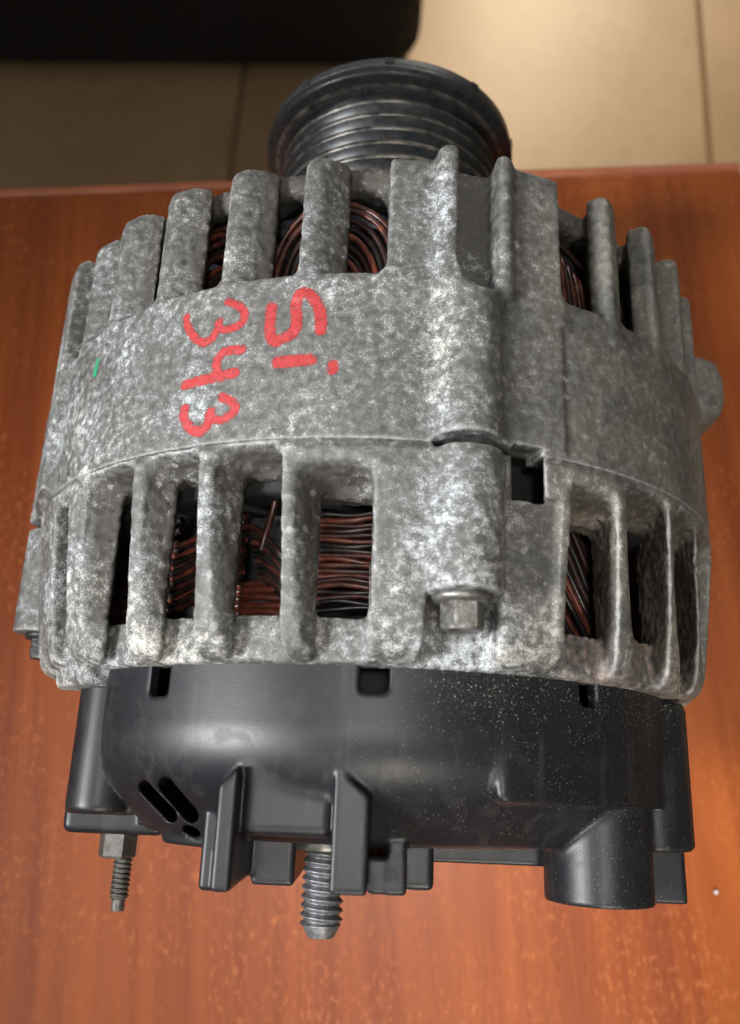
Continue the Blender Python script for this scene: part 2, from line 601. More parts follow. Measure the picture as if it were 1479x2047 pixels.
# ribs: (theta of the crest's outer edge, handed: -1 crest on the left, +1 crest on the right)
RIBS = [(-11.2, -1), (-22.2, -1), (-33.4, -1), (-44.7, -1), (-54.3, -1),
        (35.1, 1), (45.7, 1), (56.7, 1), (68, 1), (79, 1),
        (125, 1), (136, 1), (147, 1), (158, 1), (169, 1), (-101, -1), (-112, -1), (-123, -1), (-134, -1), (-145, -1)]


ENDS = {-11.2: (-5.25, 65.0), -22.2: (-16.3, 65.0), -33.4: (-28.3, 65.0), -44.7: (-39.2, 65.0), -54.3: (-49.5, 65.0)}


def loc_dir(th, phi, hand):
    """direction in the xz plane that leaves the surface at angle phi, towards +theta for hand=-1"""
    a = th * D2
    t = -hand
    c, q = math.cos(phi * D2) * t, -math.sin(phi * D2)
    return (c * math.cos(a) + q * math.sin(a), -c * math.sin(a) + q * math.cos(a))


def rib_faces(T, Rr, crest, hand, width, topr):
    """broad finger: an outer strip, then a face sloping away, cut off by a wall along the die's pull"""
    a0 = crest * D2
    if hand < 0:
        near = -60 < crest < 0
        dl = (0.34, -0.94) if near else (-math.sin(a0), -math.cos(a0))
        a = plane(T, Rr, crest, topr, dl, 1)
        ds = loc_dir(crest + width, 47, -1)
        sl_ = plane(T, Rr, crest + width, topr, ds, -1)
        et, er = ENDS.get(crest, (crest + 5.6, 65.0))
        x = er * math.sin(et * D2)
        vr = (0.0 + x / 128.0 * 0.85, -1.0) if near else (-math.sin(et * D2), -math.cos(et * D2))
        b = plane(T, Rr, et, er, vr, -1)
        return a, smax(sl_, b, 0.5)
    near = 0 < crest < 60
    dr = (0.30, -0.95) if near else (-math.sin(a0), -math.cos(a0))
    b = plane(T, Rr, crest, topr, dr, -1)
    ds = loc_dir(crest - width, 78, 1)
    sl_ = -plane(T, Rr, crest - width, topr, ds, -1)
    dl = (0.22, -1.0) if near else (-math.sin(a0), -math.cos(a0))
    w = plane(T, Rr, crest - width + 0.5, 65.5, dl, 1)
    return smax(sl_, w, 0.5), b


def build_front(parent):
    g = Shell(45.6, 102.0, 55.0, 75.4, 0.38)
    T, Y, Rr = g.T, g.Y, g.Rr
    # drum band
    outer = Rr - 70.0 - 0.0 * Y
    band = smax(outer, 64.6 - Rr, 0.6)
    band = smax(band, 46.95 - Y, 0.4)
    band = smax(band, Y - 75.2, 1.6)
    D = np.broadcast_to(band, (g.N, len(g.y), len(g.r))).copy()
    # front ring carrying the ribs
    plate = smax(smax(Rr - 63.8, np.abs(Y - 97.4) - 2.4, 2.0), 60.3 - Rr, 1.2)
    D = smin(D, plate, 1.2)
    prof = smax(smax(Rr - 70.05, Y - 98.6, 4.6), 57.5 - Rr, 1.0)      # rounded shoulder
    prof = np.maximum(prof, 70.5 - Y)
    prof2 = np.maximum(smax(smax(Rr - 70.2, Y - 100.2, 2.6), 57.5 - Rr, 1.0), 70.5 - Y)
    for crest, hand in RIBS:
        ta, tb = (crest - 7, crest + 16) if hand < 0 else (crest - 16, crest + 7)
        s = g.sl(max(ta, -180), min(tb, 180))
        a, b = rib_faces(T[s], Rr, crest, hand, 2.3 if hand < 0 else 2.2, 70.0)
        d = smax(smax(a, b, 0.4), prof if hand < 0 else prof2, 1.3)
        D[s] = smin(D[s], d, 1.1)
    for boss, pl, pr in PADS:
        s = g.sl(max(pl - 6, -180), min(pr + 6, 180))
        a = arc(T[s], Rr, pl); b = arc(T[s], Rr, pr)
        pprof = smax(smax(Rr - (71.9 if boss == -78.8 else 70.0), Y - 97.6, 3.0), 57.0 - Rr, 1.0)
        if boss == -78.8:
            pprof = np.maximum(pprof, 48.0 - Y)
        pprof = np.maximum(pprof, (48.3 if boss == -78.8 else 70.5) - Y)
        d = smax(smax(-a, b, 0.9), pprof, 0.8)
        D[s] = smin(D[s], d, 2.2)
        # facet to the right of the boss, standing slightly proud to its hard edge
        f = smax(smax(-arc(T[s], Rr, boss + 3), b, 0.5), Rr - 70.35, 0.4)
        f = np.maximum(f, np.maximum(66 - Rr, np.abs(Y - 72.5) - 24.9))
        D[s] = smin(D[s], f, 0.3)
        # bolt boss, a half cylinder along the drum
        bx, bz = 67.9 * math.sin(boss * D2), 67.9 * math.cos(boss * D2)
        X = Rr * np.sin(T[s] * D2); Z = Rr * np.cos(T[s] * D2)
        db = np.sqrt((X - bx) ** 2 + (Z - bz) ** 2) - 5.75
        db = smax(smax(db, Y - 76.5, 3.5), 47.9 - Y, 0.5)
        D[s] = smin(D[s], db, 1.3)
        for tb_, rb, pb in ((boss - 3.05, 1.95, 70.35), (boss + 4.45, 1.5, 70.6)):
            q = np.sqrt(arc(T[s], Rr, tb_) ** 2 + (Rr - pb) ** 2)
            q = np.sqrt(q ** 2 + np.maximum(Y - 97.0, 0) ** 2 + np.maximum(73.0 - Y, 0) ** 2) - rb
            D[s] = smin(D[s], q, 1.6)
        # spanner channel cut into the front of the boss
        c0 = boss + 0.80
        ch = smax(np.abs(arc(T[s], Rr, c0)) - 3.15, 67.0 - Rr, 0.9)
        ch = smax(ch, 71.9 - Y, 3.2)
        D[s] = smax(D[s], -ch, 0.9)
        # open joint between this boss and the rear casting
        j = np.maximum(np.maximum(-arc(T[s], Rr, boss - 4.6), arc(T[s], Rr, boss + 6.2)), np.maximum(Y - 47.9 + 0.018 * (arc(T[s], Rr, boss + 1)) ** 2, 67.0 - Rr))
        D[s] = smax(D[s], -j, 0.3)
        j = np.maximum(np.maximum(-arc(T[s], Rr, boss + 5.6), arc(T[s], Rr, boss + 9.6)), np.maximum(Y - 48.0, 60 - Rr))
        D[s] = smax(D[s], -j, 0.5)
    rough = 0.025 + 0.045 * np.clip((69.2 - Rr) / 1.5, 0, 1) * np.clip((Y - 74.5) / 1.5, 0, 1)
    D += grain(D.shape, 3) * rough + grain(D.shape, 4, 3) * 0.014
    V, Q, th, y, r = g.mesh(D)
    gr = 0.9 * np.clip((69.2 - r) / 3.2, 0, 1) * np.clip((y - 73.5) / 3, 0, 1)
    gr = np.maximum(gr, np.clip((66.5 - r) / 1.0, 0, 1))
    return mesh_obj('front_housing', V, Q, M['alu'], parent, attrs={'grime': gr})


REND = {-11.2: (-6.95, 64.0), -22.6: (-18.1, 64.0), -33.7: (-29.3, 64.0), -48.6: (-41.4, 64.0)}
# rear openings: (rib strip outer, strip inner = start of slope, next cliff, hole y0, hole y1, valley top, hand)
REAR = [(-11.2, -8.9, -0.3, 22.0, 40.0, 42.2, -1), (-22.6, -19.7, -11.2, 22.4, 43.4, 45.0, -1),
        (-33.7, -30.7, -22.6, 22.3, 43.9, 45.2, -1), (-48.6, -43.4, -33.7, 22.4, 43.9, 45.2, -1),
        (36.2, 33.2, 25.3, 22.3, 40.0, 42.4, 1), (48.2, 45.2, 36.2, 23.2, 42.6, 44.6, 1), (60.2, 57.4, 48.2, 23.4, 41.0, 44.4, 1),
        (72, 69, 60.2, 23, 41.0, 44.0, 1), (84, 81, 72, 23, 41, 44, 1),
        (125, 122, 114, 23, 41, 44, 1), (136, 133, 125, 23, 41, 44, 1), (147, 144, 136, 23, 41, 44, 1),
        (-112, -109, -101, 23, 41, 44, -1), (-123, -120, -112, 23, 41, 44, -1), (-134, -131, -123, 23, 41, 44, -1)]


def build_rear(parent):
    g = Shell(12.6, 49.0, 54.0, 75.4, 0.38)
    T, Y, Rr = g.T, g.Y, g.Rr
    ro = 66.2 + 3.8 * np.clip((Y - 16) / 27.0, 0, 1) ** 0.8
    ro = ro - 0.22 * np.clip((Y - 46.2) / 0.3, 0, 1) + 0.22 * np.exp(-((Y - 45.3) / 0.5) ** 2)
    outer = smax(Rr - ro, 15.6 - Y, 4.4)
    shell = smax(outer, 59.2 - Rr, 0.6)
    shell = smax(shell, Y - 47.1, 0.3)
    D = np.broadcast_to(shell, (g.N, len(g.y), len(g.r))).copy()
    floor = 61.9 + 0.5 * np.clip((Y - 20) / 20, 0, 1)
    for strip, inner, cliff, h0, h1, vt, hand in REAR:
        lo, hi = min(strip, cliff), max(strip, cliff)
        s = g.sl(max(lo - 6, -180), min(hi + 6, 180))
        t = T[s]
        mid = 68.0
        if hand < 0:
            near = -60 < strip < 0
            a = -plane(t, Rr, inner, mid, loc_dir(inner, 60, -1), -1)                # right of the slope face
            et, er = REND.get(strip, (inner + 2.6, 65.5))
            x = er * math.sin(et * D2)
            vr = (x / 125.0 * 0.85, -1.0) if near else (-math.sin(et * D2), -math.cos(et * D2))
            wallr = -plane(t, Rr, et, er, vr, -1)
            a = smin(a, wallr, 0.5)
            cl = (0.30, -0.95) if -60 < cliff < -2 else (-math.sin(cliff * D2), -math.cos(cliff * D2))
            b = -plane(t, Rr, cliff, mid, cl, 1)
            ca, cb = a, b
        else:
            d = (-0.10, -1.0) if 0 < strip < 62 else (-math.sin(inner * D2), -math.cos(inner * D2))
            b = -plane(t, Rr, inner, mid, d, 1)
            cl = (0.28, -0.95) if 30 < cliff < 62 else (-math.sin(cliff * D2), -math.cos(cliff * D2))
            a = -plane(t, Rr, cliff, mid, cl, -1)
            ca, cb = a, b
        side = smax(ca, cb, 0.8)
        val = smax(smax(side, floor - Rr, 1.5), Y - vt - 0.35 * (Rr - 66), 2.4)
        D[s] = smax(D[s], -val, 1.0)
        hole = smax(side - 0.15, np.abs(Y - (h0 + h1) / 2) - (h1 - h0) / 2, 1.1)
        hole = np.maximum(hole, Rr - 68.5)
        D[s] = smax(D[s], -hole, 0.5)
    # rear rim ring
    rim = smax(Rr - 61.6, np.abs(Y - 18.1) - 2.6, 1.4)
    rim = smax(rim, 56.0 - Rr, 0.6)
    D = smin(D, rim, 0.8)
    # step beside the left pad and the rough sunken field right of each boss
    s = g.sl(-62, -44)
    t = T[s]
    st_ = smax(smax(smax(-arc(t, Rr, -54.3), arc(t, Rr, -48.9), 0.6), 64.2 - Rr, 1.2), Y - 43.0, 1.5)
    D[s] = smax(D[s], -st_, 0.9)
    foot = smax(smax(Rr - 63.6, np.abs(Y - 14.8) - 1.9, 1.6), arc(t, Rr, -46.5), 1.5)
    foot = np.maximum(foot, 56 - Rr)
    D[s] = smin(D[s], foot, 0.8)
    for boss, pl, pr in PADS:
        s = g.sl(max(boss - 16, -180), min(boss + 16, 180))
        t = T[s]
        fl = smax(smax(-arc(t, Rr, boss + 4.5), arc(t, Rr, boss + 12.3), 0.6), 66.3 + 2.2 * np.clip((Y - 16) / 25, 0, 1) - Rr, 0.5)
        fl = smax(smax(fl, Y - 40.5, 1.0), 18.0 - Y, 0.8)
        D[s] = smax(D[s], -fl, 0.6)
        bx, bz = 67.8 * math.sin(boss * D2), 67.8 * math.cos(boss * D2)
        X = Rr * np.sin(t * D2); Z = Rr * np.cos(t * D2)
        db = np.sqrt((X - bx) ** 2 + (Z - bz) ** 2) - 5.7
        db = smax(smax(db, Y - 46.4, 0.6), 25.0 - Y, 0.4)
        D[s] = smin(D[s], db, 0.9)
        # bolt head pocket
        p = smax(np.abs(arc(t, Rr, boss + 0.1)) - 5.5, 61.7 - Rr, 1.6)
        p = smax(p, Y - 24.8, 0.4)
        D[s] = smax(D[s], -p, 0.9)
        # square window beside the boss
        k1 = 1.0 if abs(boss - 11.2) < 1 else 0.0
        def vd(th_):
            return (70 * math.sin(th_ * D2) / 116.0 * 0.9, -1.0) if k1 else (-math.sin(th_ * D2), -math.cos(th_ * D2))
        w = np.maximum(-plane(t, Rr, boss + 5.2, 70, vd(boss + 5.2), -1), -plane(t, Rr, boss + 9.7, 70, vd(boss + 9.7), 1))
        w = np.maximum(w, np.maximum(40.0 - Y, 40 - Rr))
        D[s] = smax(D[s], -w, 0.5)
        j = np.maximum(np.abs(arc(t, Rr, boss + 0.6)) - 5.9, np.maximum(46.2 - Y, 66.0 - Rr))
        D[s] = smax(D[s], -j, 0.5)
    rough = 0.025 + 0.045 * np.clip((ro - 0.7 - Rr) / 1.2, 0, 1) * np.clip((Y - 16.5) / 2.0, 0, 1)
    D += grain(D.shape, 5) * rough + grain(D.shape, 6, 3) * 0.014
    V, Q, th, y, r = g.mesh(D)
    ro_v = 66.2 + 3.8 * np.clip((y - 16) / 27.0, 0, 1) ** 0.8
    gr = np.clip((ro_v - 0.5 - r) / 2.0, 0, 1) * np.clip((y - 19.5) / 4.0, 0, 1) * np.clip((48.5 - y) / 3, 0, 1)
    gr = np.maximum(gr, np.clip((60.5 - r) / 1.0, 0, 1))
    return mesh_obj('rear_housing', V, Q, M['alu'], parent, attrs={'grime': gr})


# ------------------------------------------------------------------ plastic rear cover
def build_cover(parent):
    h = 0.4
    x = np.arange(-64, 66, h, dtype=np.float32)
    y = np.arange(-20.5, 17.6, h, dtype=np.float32)
    z = np.arange(-8, 63, h, dtype=np.float32)
    X, Y, Z = x[:, None, None], y[None, :, None], z[None, None, :]
    rho = np.sqrt(X * X + Z * Z)

    def bx(x0, x1, y0, y1, z0, z1, r=0.6):
        qx = np.abs(X - (x0 + x1) / 2) - (x1 - x0) / 2 + r
        qy = np.abs(Y - (y0 + y1) / 2) - (y1 - y0) / 2 + r
        qz = np.abs(Z - (z0 + z1) / 2) - (z1 - z0) / 2 + r
        return np.sqrt(np.maximum(qx, 0) ** 2 + np.maximum(qy, 0) ** 2 + np.maximum(qz, 0) ** 2) + np.minimum(np.maximum(qx, np.maximum(qy, qz)), 0) - r

    def cy(cx, cz, r, y0, y1, k=0.6):
        return smax(np.sqrt((X - cx) ** 2 + (Z - cz) ** 2) - r, np.abs(Y - (y0 + y1) / 2) - (y1 - y0) / 2, k)

    wall = rho - 60.3
    cone = (rho - 60.0) * 0.70 - (Y - 0.2) * 0.72          # falls inwards behind y=0
    cone = (rho - 60.0) * 0.668 - (Y - 0.2) * 0.744
    body = smax(wall, cone, 5.0)
    body = smax(body, -9.9 - Y, 0.8)
    # shelf on the right where the drum runs further back
    sh = smax(rho - 59.9, -2.7 - Y - 0.012 * (X - 18), 0.7)
    sh = smax(sh, 18.6 - X, 2.2)
    body = smin(body, sh, 0.8)
    # left side: the drum is cut by a crease, a lower boss stands there
    cut = -43.3 + np.maximum(0, -0.6 - Y) * 0.74
    body = smax(body, cut - X, 0.9)
    lip = smax(np.sqrt(X * X + Z * Z) - 48.3, -11.6 - Y, 1.0)
    lip = smax(lip, X + 20, 0.8)
    lip = smax(lip, -33.5 - X, 1.5)
    body = smin(body, lip, 0.8)
    core = smax(rho - 46.0, -9.5 - Y, 0.5)
    D = smin(body, core, 0.5)
    # left bosses
    D = smin(D, smax(cy(-45.0, 30.6, 5.8, -7.6, 15.6, 1.6), X + 38.0, 0.6), 0.5)
    D = smin(D, bx(-50.4, -38.0, -7.6, 15.4, 10, 33.0, 1.0), 0.6)
    D = smin(D, bx(-54.6, -36.0, -11.6, 12.8, -6, 21.5, 1.6), 0.6)
    # right boss and side walls
    D = smin(D, cy(50.6, 24.0, 7.2, -10.2, 15.0, 0.9), 0.5)
    D = smin(D, bx(43.0, 55.0, -10.2, 15.2, 0, 29.5, 1.0), 0.6)
    D = smin(D, bx(55.0, 60.6, -10.4, 15.0, -6, 19.0, 0.8), 0.3)
    D = smin(D, bx(50.0, 57.4, -19.2, -8, -6, 22.0, 0.6), 0.3)
    # round connector socket
    con = cy(39.4, 31.0, 8.9, -18.2, 6, 0.5)
    D = smin(D, con, 1.3)
    D = smax(D, -cy(39.4, 31.0, 7.0, -30, -9.5, 0.3), 0.3)
    # shroud round the main terminal
    D = smin(D, bx(-17.4, -4.2, -8.5, 4, 30, 56.4, 1.5), 0.9)
    D = smin(D, smax(bx(-20.4, -17.6, -15.7, 4, 30, 58.6, 0.5), (Y - 0.7 + 1.0 * np.abs(X + 18.0)) * 0.7, 0.4), 0.5)
    D = smin(D, bx(-24.0, -20.2, -16.9, -5.6, 20, 48.0, 0.6), 0.3)
    D = smin(D, bx(-22.0, -20.2, -16.9, -11.0, 20, 48.6, 0.5), 0.3)
    D = smin(D, bx(-17.6, -10.6, -17.0, -7, 10, 38.0, 0.7), 0.3)
    D = smin(D, smax(bx(-4.1, 1.0, -15.4, 4.0, 30, 59.0, 0.5), (Y - 1.0 + 0.8 * np.abs(X + 3.4)) * 0.75, 0.4), 0.5)
    D = smin(D, bx(1.0, 6.6, -16.2, -11, 20, 50.0, 0.6), 0.4)
    D = smin(D, bx(3.5, 6.6, -16.2, -3, 20, 50.0, 0.6), 0.4)
    D = smin(D, bx(6.4, 11.2, -16.4, -8, 10, 42.0, 0.9), 0.3)
    D = smin(D, bx(11.0, 34.0, -13.7, -8, 5, 25.0, 0.5), 0.3)
    # vent slots
    for (xa, ya, xb, yb, w) in ((-34.3, -2.9, -30.4, -6.8, 1.2), (-30.2, -2.5, -26.7, -6.4, 1.4), (-27.8, -8.9, -26.3, -9.3, 0.75)):
        px, py = X - xa, Y - ya
        ex, ey = xb - xa, yb - ya
        t = np.clip((px * ex + py * ey) / (ex * ex + ey * ey), 0, 1)
        sd = np.sqrt((px - ex * t) ** 2 + (py - ey * t) ** 2) - w
        sd = np.maximum(sd, 40.5 - rho)
        D = smax(D, -sd, 0.4)
    # inside is hollow
    hol = smax(rho - 58.2, 1.5 - Y, 1.0)
    hol = smax(hol, -43.0 - X, 0.5)
    D = smax(D, -np.maximum(hol, 43.5 - rho), 0.3)
    # notches in the rim
    th = np.degrees(np.arctan2(X, Z))
    for a, b, yy in ((-34.4, -30.6, 10.7), (-1.1, 2.9, 11.6), (32.9, 36.6, 11.7)):
        c = (a + b) / 2
        nt = smax(np.abs(th - c) * D2 * 60.3 - (b - a) / 2 * D2 * 60.3, yy - Y, 1.2)
        D = smax(D, -np.maximum(nt, 55 - rho), 0.25)
    D = smax(D, Y - 16.4, 0.3)
    D = np.maximum(D, -7.2 - Z)
    P, Q = surface_nets(D.astype(np.float32))
    V = np.stack([x[0] + P[:, 0] * h, y[0] + P[:, 1] * h, z[0] + P[:, 2] * h], 1)
    return mesh_obj('rear_cover', V, Q, M['plastic'], parent)


# ------------------------------------------------------------------ fasteners
def hex_bolt(parent, boss, rr=66.6, y=24.9, mat='steel'):
    a = boss * D2
    cx, cz = rr * math.sin(a), rr * math.cos(a)
    root = lathe('bolt', dense([(y + 0.4, 1.0), (y + 0.2, 4.55), (y - 0.5, 4.6), (y - 1.0, 4.2), (y - 1.1, 1.0)]), M[mat], parent, 64, cx, cz)
    # hex head with a chamfered, slightly dished end
    V = []; F = []
    rings = [(y - 0.9, 3.3), (y - 4.2, 3.3), (y - 4.8, 2.9), (y - 4.8, 2.3), (y - 4.4, 1.6), (y - 4.35, 0.05)]
    n = 48
    for k, (yy, r) in enumerate(rings):
        for i in range(n):
            t = 2 * math.pi * i / n
            hx = math.cos(math.pi / 6) / math.cos(((t + 0.6) % (math.pi / 3)) - math.pi / 6)
            f = r * (hx if k < 2 else (1.0 * (0.35 * hx + 0.65) if k == 2 else 0.98))
            V.append((cx + f * math.sin(t + a), yy, cz + f * math.cos(t + a)))
    for k in range(len(rings) - 1):
        for i in range(n):
            F.append((k * n + i, k * n + (i + 1) % n, (k + 1) * n + (i + 1) % n, (k + 1) * n + i))
    o = mesh_obj('bolt_head', np.array(V), F, M[mat], root, smooth=False)
    return root


def stud(name, parent, cx, cz, r, y0, y1, pitch, depth, tip_r, tip_len, mat):
    n = 56
    ys = np.linspace(y0, y1, 190)
    ph = np.linspace(0, 2 * np.pi, n, endpoint=False)
    u = (ys[:, None] / pitch + ph[None, :] / (2 * np.pi)) % 1.0
    tri = np.clip(np.abs(u - 0.5) * 2.0 * 1.25 - 0.1, 0, 1)
    rr = r - depth * (1 - tri)
    V = np.stack([cx + rr * np.sin(ph), np.repeat(ys[:, None], n, 1), cz + rr * np.cos(ph)], -1).reshape(-1, 3)
    m = len(ys)
    i = np.arange(m - 1)[:, None]; j = np.arange(n)[None, :]
    F = np.stack([i * n + j, i * n + (j + 1) % n, (i + 1) * n + (j + 1) % n, (i + 1) * n + j], -1).reshape(-1, 4)
    root = mesh_obj(name, V, F, mat, parent)
    lathe('stud_tip', dense([(y0 + 0.1, r - depth - 0.05), (y0 + 0.05, max(tip_r, r - 0.45 * depth)), (y0 - 0.1, max(tip_r, r - 0.5 * depth)), (y0 - (0.35 if tip_r < 1.5 else tip_len - 0.02), tip_r + 0.02), (y0 - tip_len, tip_r if tip_r > 1.5 else tip_r), (y0 - tip_len - 0.05, tip_r - 0.2), (y0 - tip_len + 0.1, 0.05)]), mat, root, 48, cx, cz)
    return root


# ------------------------------------------------------------------ windings
def pol(th, y, r):
    return (r * math.sin(th * D2), y, r * math.cos(th * D2))


def build_winding(parent):
    rng = random.Random(4)
    root = lathe('stator_core', dense([(41.6, 50), (41.4, 60.5), (41.8, 61.4), (66.0, 61.4), (66.4, 60.5), (66.2, 50)]), M['core'], parent, 160)
    cnt = [0]

    def wire(f, n=28, rad=0.62, mat=None):
        cnt[0] += 1
        ph = rng.uniform(0, 6); am = rng.uniform(0.1, 0.28)
        pts = []
        for i in range(n):
            u = i / (n - 1)
            th, y, r = f(u)
            pts.append(pol(th, y + am * math.sin(ph + u * 7), r + 0.5 * am * math.sin(ph * 2 + u * 9)))
        tube('copper_wire', pts, rad, mat or M['wire'], root)

    L = lambda a, b, u: a + (b - a) * u
    S = lambda u: u * u * (3 - 2 * u)
    # rear, widest opening: wires lying side by side
    for k in range(19):
        y = 23.6 + 0.88 * k
        dk = rng.random() < 0.3
        r0 = 57.0 + rng.uniform(-0.5, 0.3)
        wire(lambda u: (L(-10.5, 3, u), y + 0.5 * math.sin(u * 3.1 + k * 0.2) + 0.7 * u, r0), rad=0.47, mat=M['wire_dark'] if dk else None)
    # next opening: lower ones level, upper ones sweeping down across them
    for k in range(5):
        y = 23.6 + 1.2 * k
        wire(lambda u: (L(-24, -9, u), y + 0.3 * u, 56.2 + rng.uniform(-.05, .05)))
    for k in range(11):
        y = 37.5 - 0.9 * k
        r0 = 57.4 - 0.1 * k
        wire(lambda u: (L(-20.5 + 0.25 * k, -9.5, u), y - 6.8 * S(min(1, u * 1.1)) + 0.3 * k * u, r0), rad=0.5, mat=M['wire_dark'] if k % 3 else None)
    for k in range(4):
        y = 34 + 1.7 * k
        wire(lambda u: (L(-14.5, -9, u), y + 1.6 * math.sin(u * 3.1), 55.6 - 0.3 * k), mat=M['wire_dark'])
    wire(lambda u: (L(-17.9, -15.6, u), L(33.5, 43.5, u), 57.4), rad=0.62)
    # third opening: rising to the right
    for k in range(13):
        y = 25.0 + 0.92 * k
        wire(lambda u: (L(-36, -21, u), y + 3.6 * S(u) - 0.2, 57.0 + 0.25 * math.sin(k * 2.1)), rad=0.5, mat=M['wire_dark'] if k % 2 else None)
    wire(lambda u: (L(-30, -24, u), L(20.5, 27, u), 57.2), mat=M['wire_dark'])
    for k in range(3):
        wire(lambda u: (-27.5 + 2.2 * math.cos(u * 5 + k), 39.5 + 2.2 * math.sin(u * 5 + k * 1.3), 57 - k * 0.6), mat=M['wire_dark'])
    for k in range(8):
        y = 25.2 + 1.9 * k
        wire(lambda u: (L(-50, -35, u), y + 2 * u, 56.6), mat=M['wire_dark'])
    # right openings: steep strands
    for k in range(18):
        a = 17 + 1.25 * k
        wire(lambda u: (L(a, a + 15, u), 43 - 21 * u - 2.5 * u * (1 - u), 56.8 + 0.3 * math.sin(k * 2.3)), rad=0.55, mat=M['wire_dark'] if k % 3 == 0 else None)
    for k in range(10):
        y = 24 + 1.9 * k
        wire(lambda u: (L(39, 52, u), y - 2.0 * math.sin(u * 3.14), 57.2), rad=0.55, mat=M['wire_dark'])
    wire(lambda u: (L(44.5, 46.2, u), L(41, 25, u), 58.6), rad=0.35)
    # front: nested coil ends, arches over every few slots
    for c, w, ap in ((-7.4, 10.8, 93.4), (-28.5, 10.0, 92.6), (-49, 10, 92.6), (16, 10, 92.6), (55, 10, 92.6)):
        for k in range(10):
            hw = w * (1 - 0.055 * k)
            tp = ap - 1.42 * k
            r0 = 62.2 - 0.28 * k + (0.5 if k % 3 == 1 else 0)
            wire(lambda u: (c + hw * math.cos(math.pi * (1 - u)) * (1 - 0.05 * k), 68 + (tp - 68) * (math.sin(math.pi * u) ** (0.55)), r0),
                 n=44, rad=0.56, mat=M['wire_dark'] if k in (3, 6) else None)
        for k in range(6):
            t0 = c - 3.4 + 1.45 * k
            wire(lambda u: (t0, L(66, 80 - abs(k - 2.5), u), 60.0), n=10, rad=0.6, mat=M['wire_dark'] if k % 2 else None)
    # front right: tall loops standing on end, bulging out between the ribs
    for k in range(7):
        c = 26.6 + 1.5 * k
        tp = 91.6 - 0.95 * k
        wire(lambda u: (c + 1.5 * math.cos(math.pi * (1 - u)) + (1.2 if u > .5 else 0) * (u - .5), 66 + (tp - 66) * (math.sin(math.pi * u) ** 0.42), 63.2 - 0.3 * k), n=44, rad=0.6)
        wire(lambda u: (c + 0.8 * math.cos(math.pi * (1 - u)), 66 + (tp - 1.8 - 66) * (math.sin(math.pi * u) ** 0.42), 62.6 - 0.3 * k), n=40, rad=0.5, mat=M['wire_dark'] if k % 2 else None)
    for k in range(8):
        wire(lambda u: (L(38.5 + 0.4 * k, 50 - 0.3 * k, S(u)), L(92 - 0.9 * k, 70, u), 61.5 - 0.25 * k), rad=0.5)
    wire(lambda u: (L(22, 36, u), 93.2 - 3 * u * u, 62.0), rad=0.5)
    return root


# ------------------------------------------------------------------ pulley
def build_pulley(parent):
    top, val = 27.3, 24.7
    prof = [(123.5, 10), (123.5, 27.6), (124.0, 28.4), (126.6, 28.6), (127.2, 28.0)]
    y = 127.6
    crest = [129.6, 133.5, 137.4, 141.3, 145.2, 149.0]
    prof = [(122.0, 12), (122.0, 26.4), (122.5, 27.0), (127.0, 27.0)]
    for i, c in enumerate(crest):
        prof += [(c - 1.9, val), (c - 0.55, top), (c + 0.55, top)]
    prof += [(crest[-1] + 1.9, val + 0.2), (151.1, 27.6), (151.4, 28.0), (152.2, 31.0), (152.6, 31.75), (154.6, 31.75), (155.0, 31.2), (156.9, 31.0),
             (157.4, 30.4), (157.4, 23.5), (156.2, 22.8), (154.0, 22.4), (154.0, 3)]
    root = lathe('pulley', dense(prof), M['pulley'], parent, 220)
    # belt polished crests, each a thin bright land standing a hair proud
    for c in crest:
        lathe('polished_land', [(c - 0.52, top - 0.05), (c - 0.40, top + 0.06), (c + 0.40, top + 0.06), (c + 0.52, top - 0.05)], M['pulley_edge'], root, 220)
    lathe('polished_land', [(151.5, 28.3), (151.5, 28.5), (151.75, 29.4), (151.85, 29.5)], M['pulley_edge'], root, 220)
    lathe('pulley_cap', dense([(154.7, 31.0), (154.75, 31.55), (155.0, 31.6), (157.1, 31.3), (157.55, 30.8), (157.55, 23.6)]), M['cap'], root, 220)
    # square notches of the front cap
    for a in (-1.5, -40, 38, 78, -80, 118, 158, -120):
        bm = box_bm(-1.0, 1.0, 155.3, 156.8, 30.4, 31.85)
        V = np.array([v.co[:] for v in bm.verts]); F = [[v.index for v in f.verts] for f in bm.faces] if False else None
        bm.verts.index_update()
        F = [[v.index for v in f.verts] for f in bm.faces]
        bm.free()
        c, s = math.cos(a * D2), math.sin(a * D2)
        V2 = np.stack([V[:, 0] * c + V[:, 2] * s, V[:, 1], -V[:, 0] * s + V[:, 2] * c], 1)
        mesh_obj('cap_notch', V2, F, M['dark'], root, smooth=False)
    return root


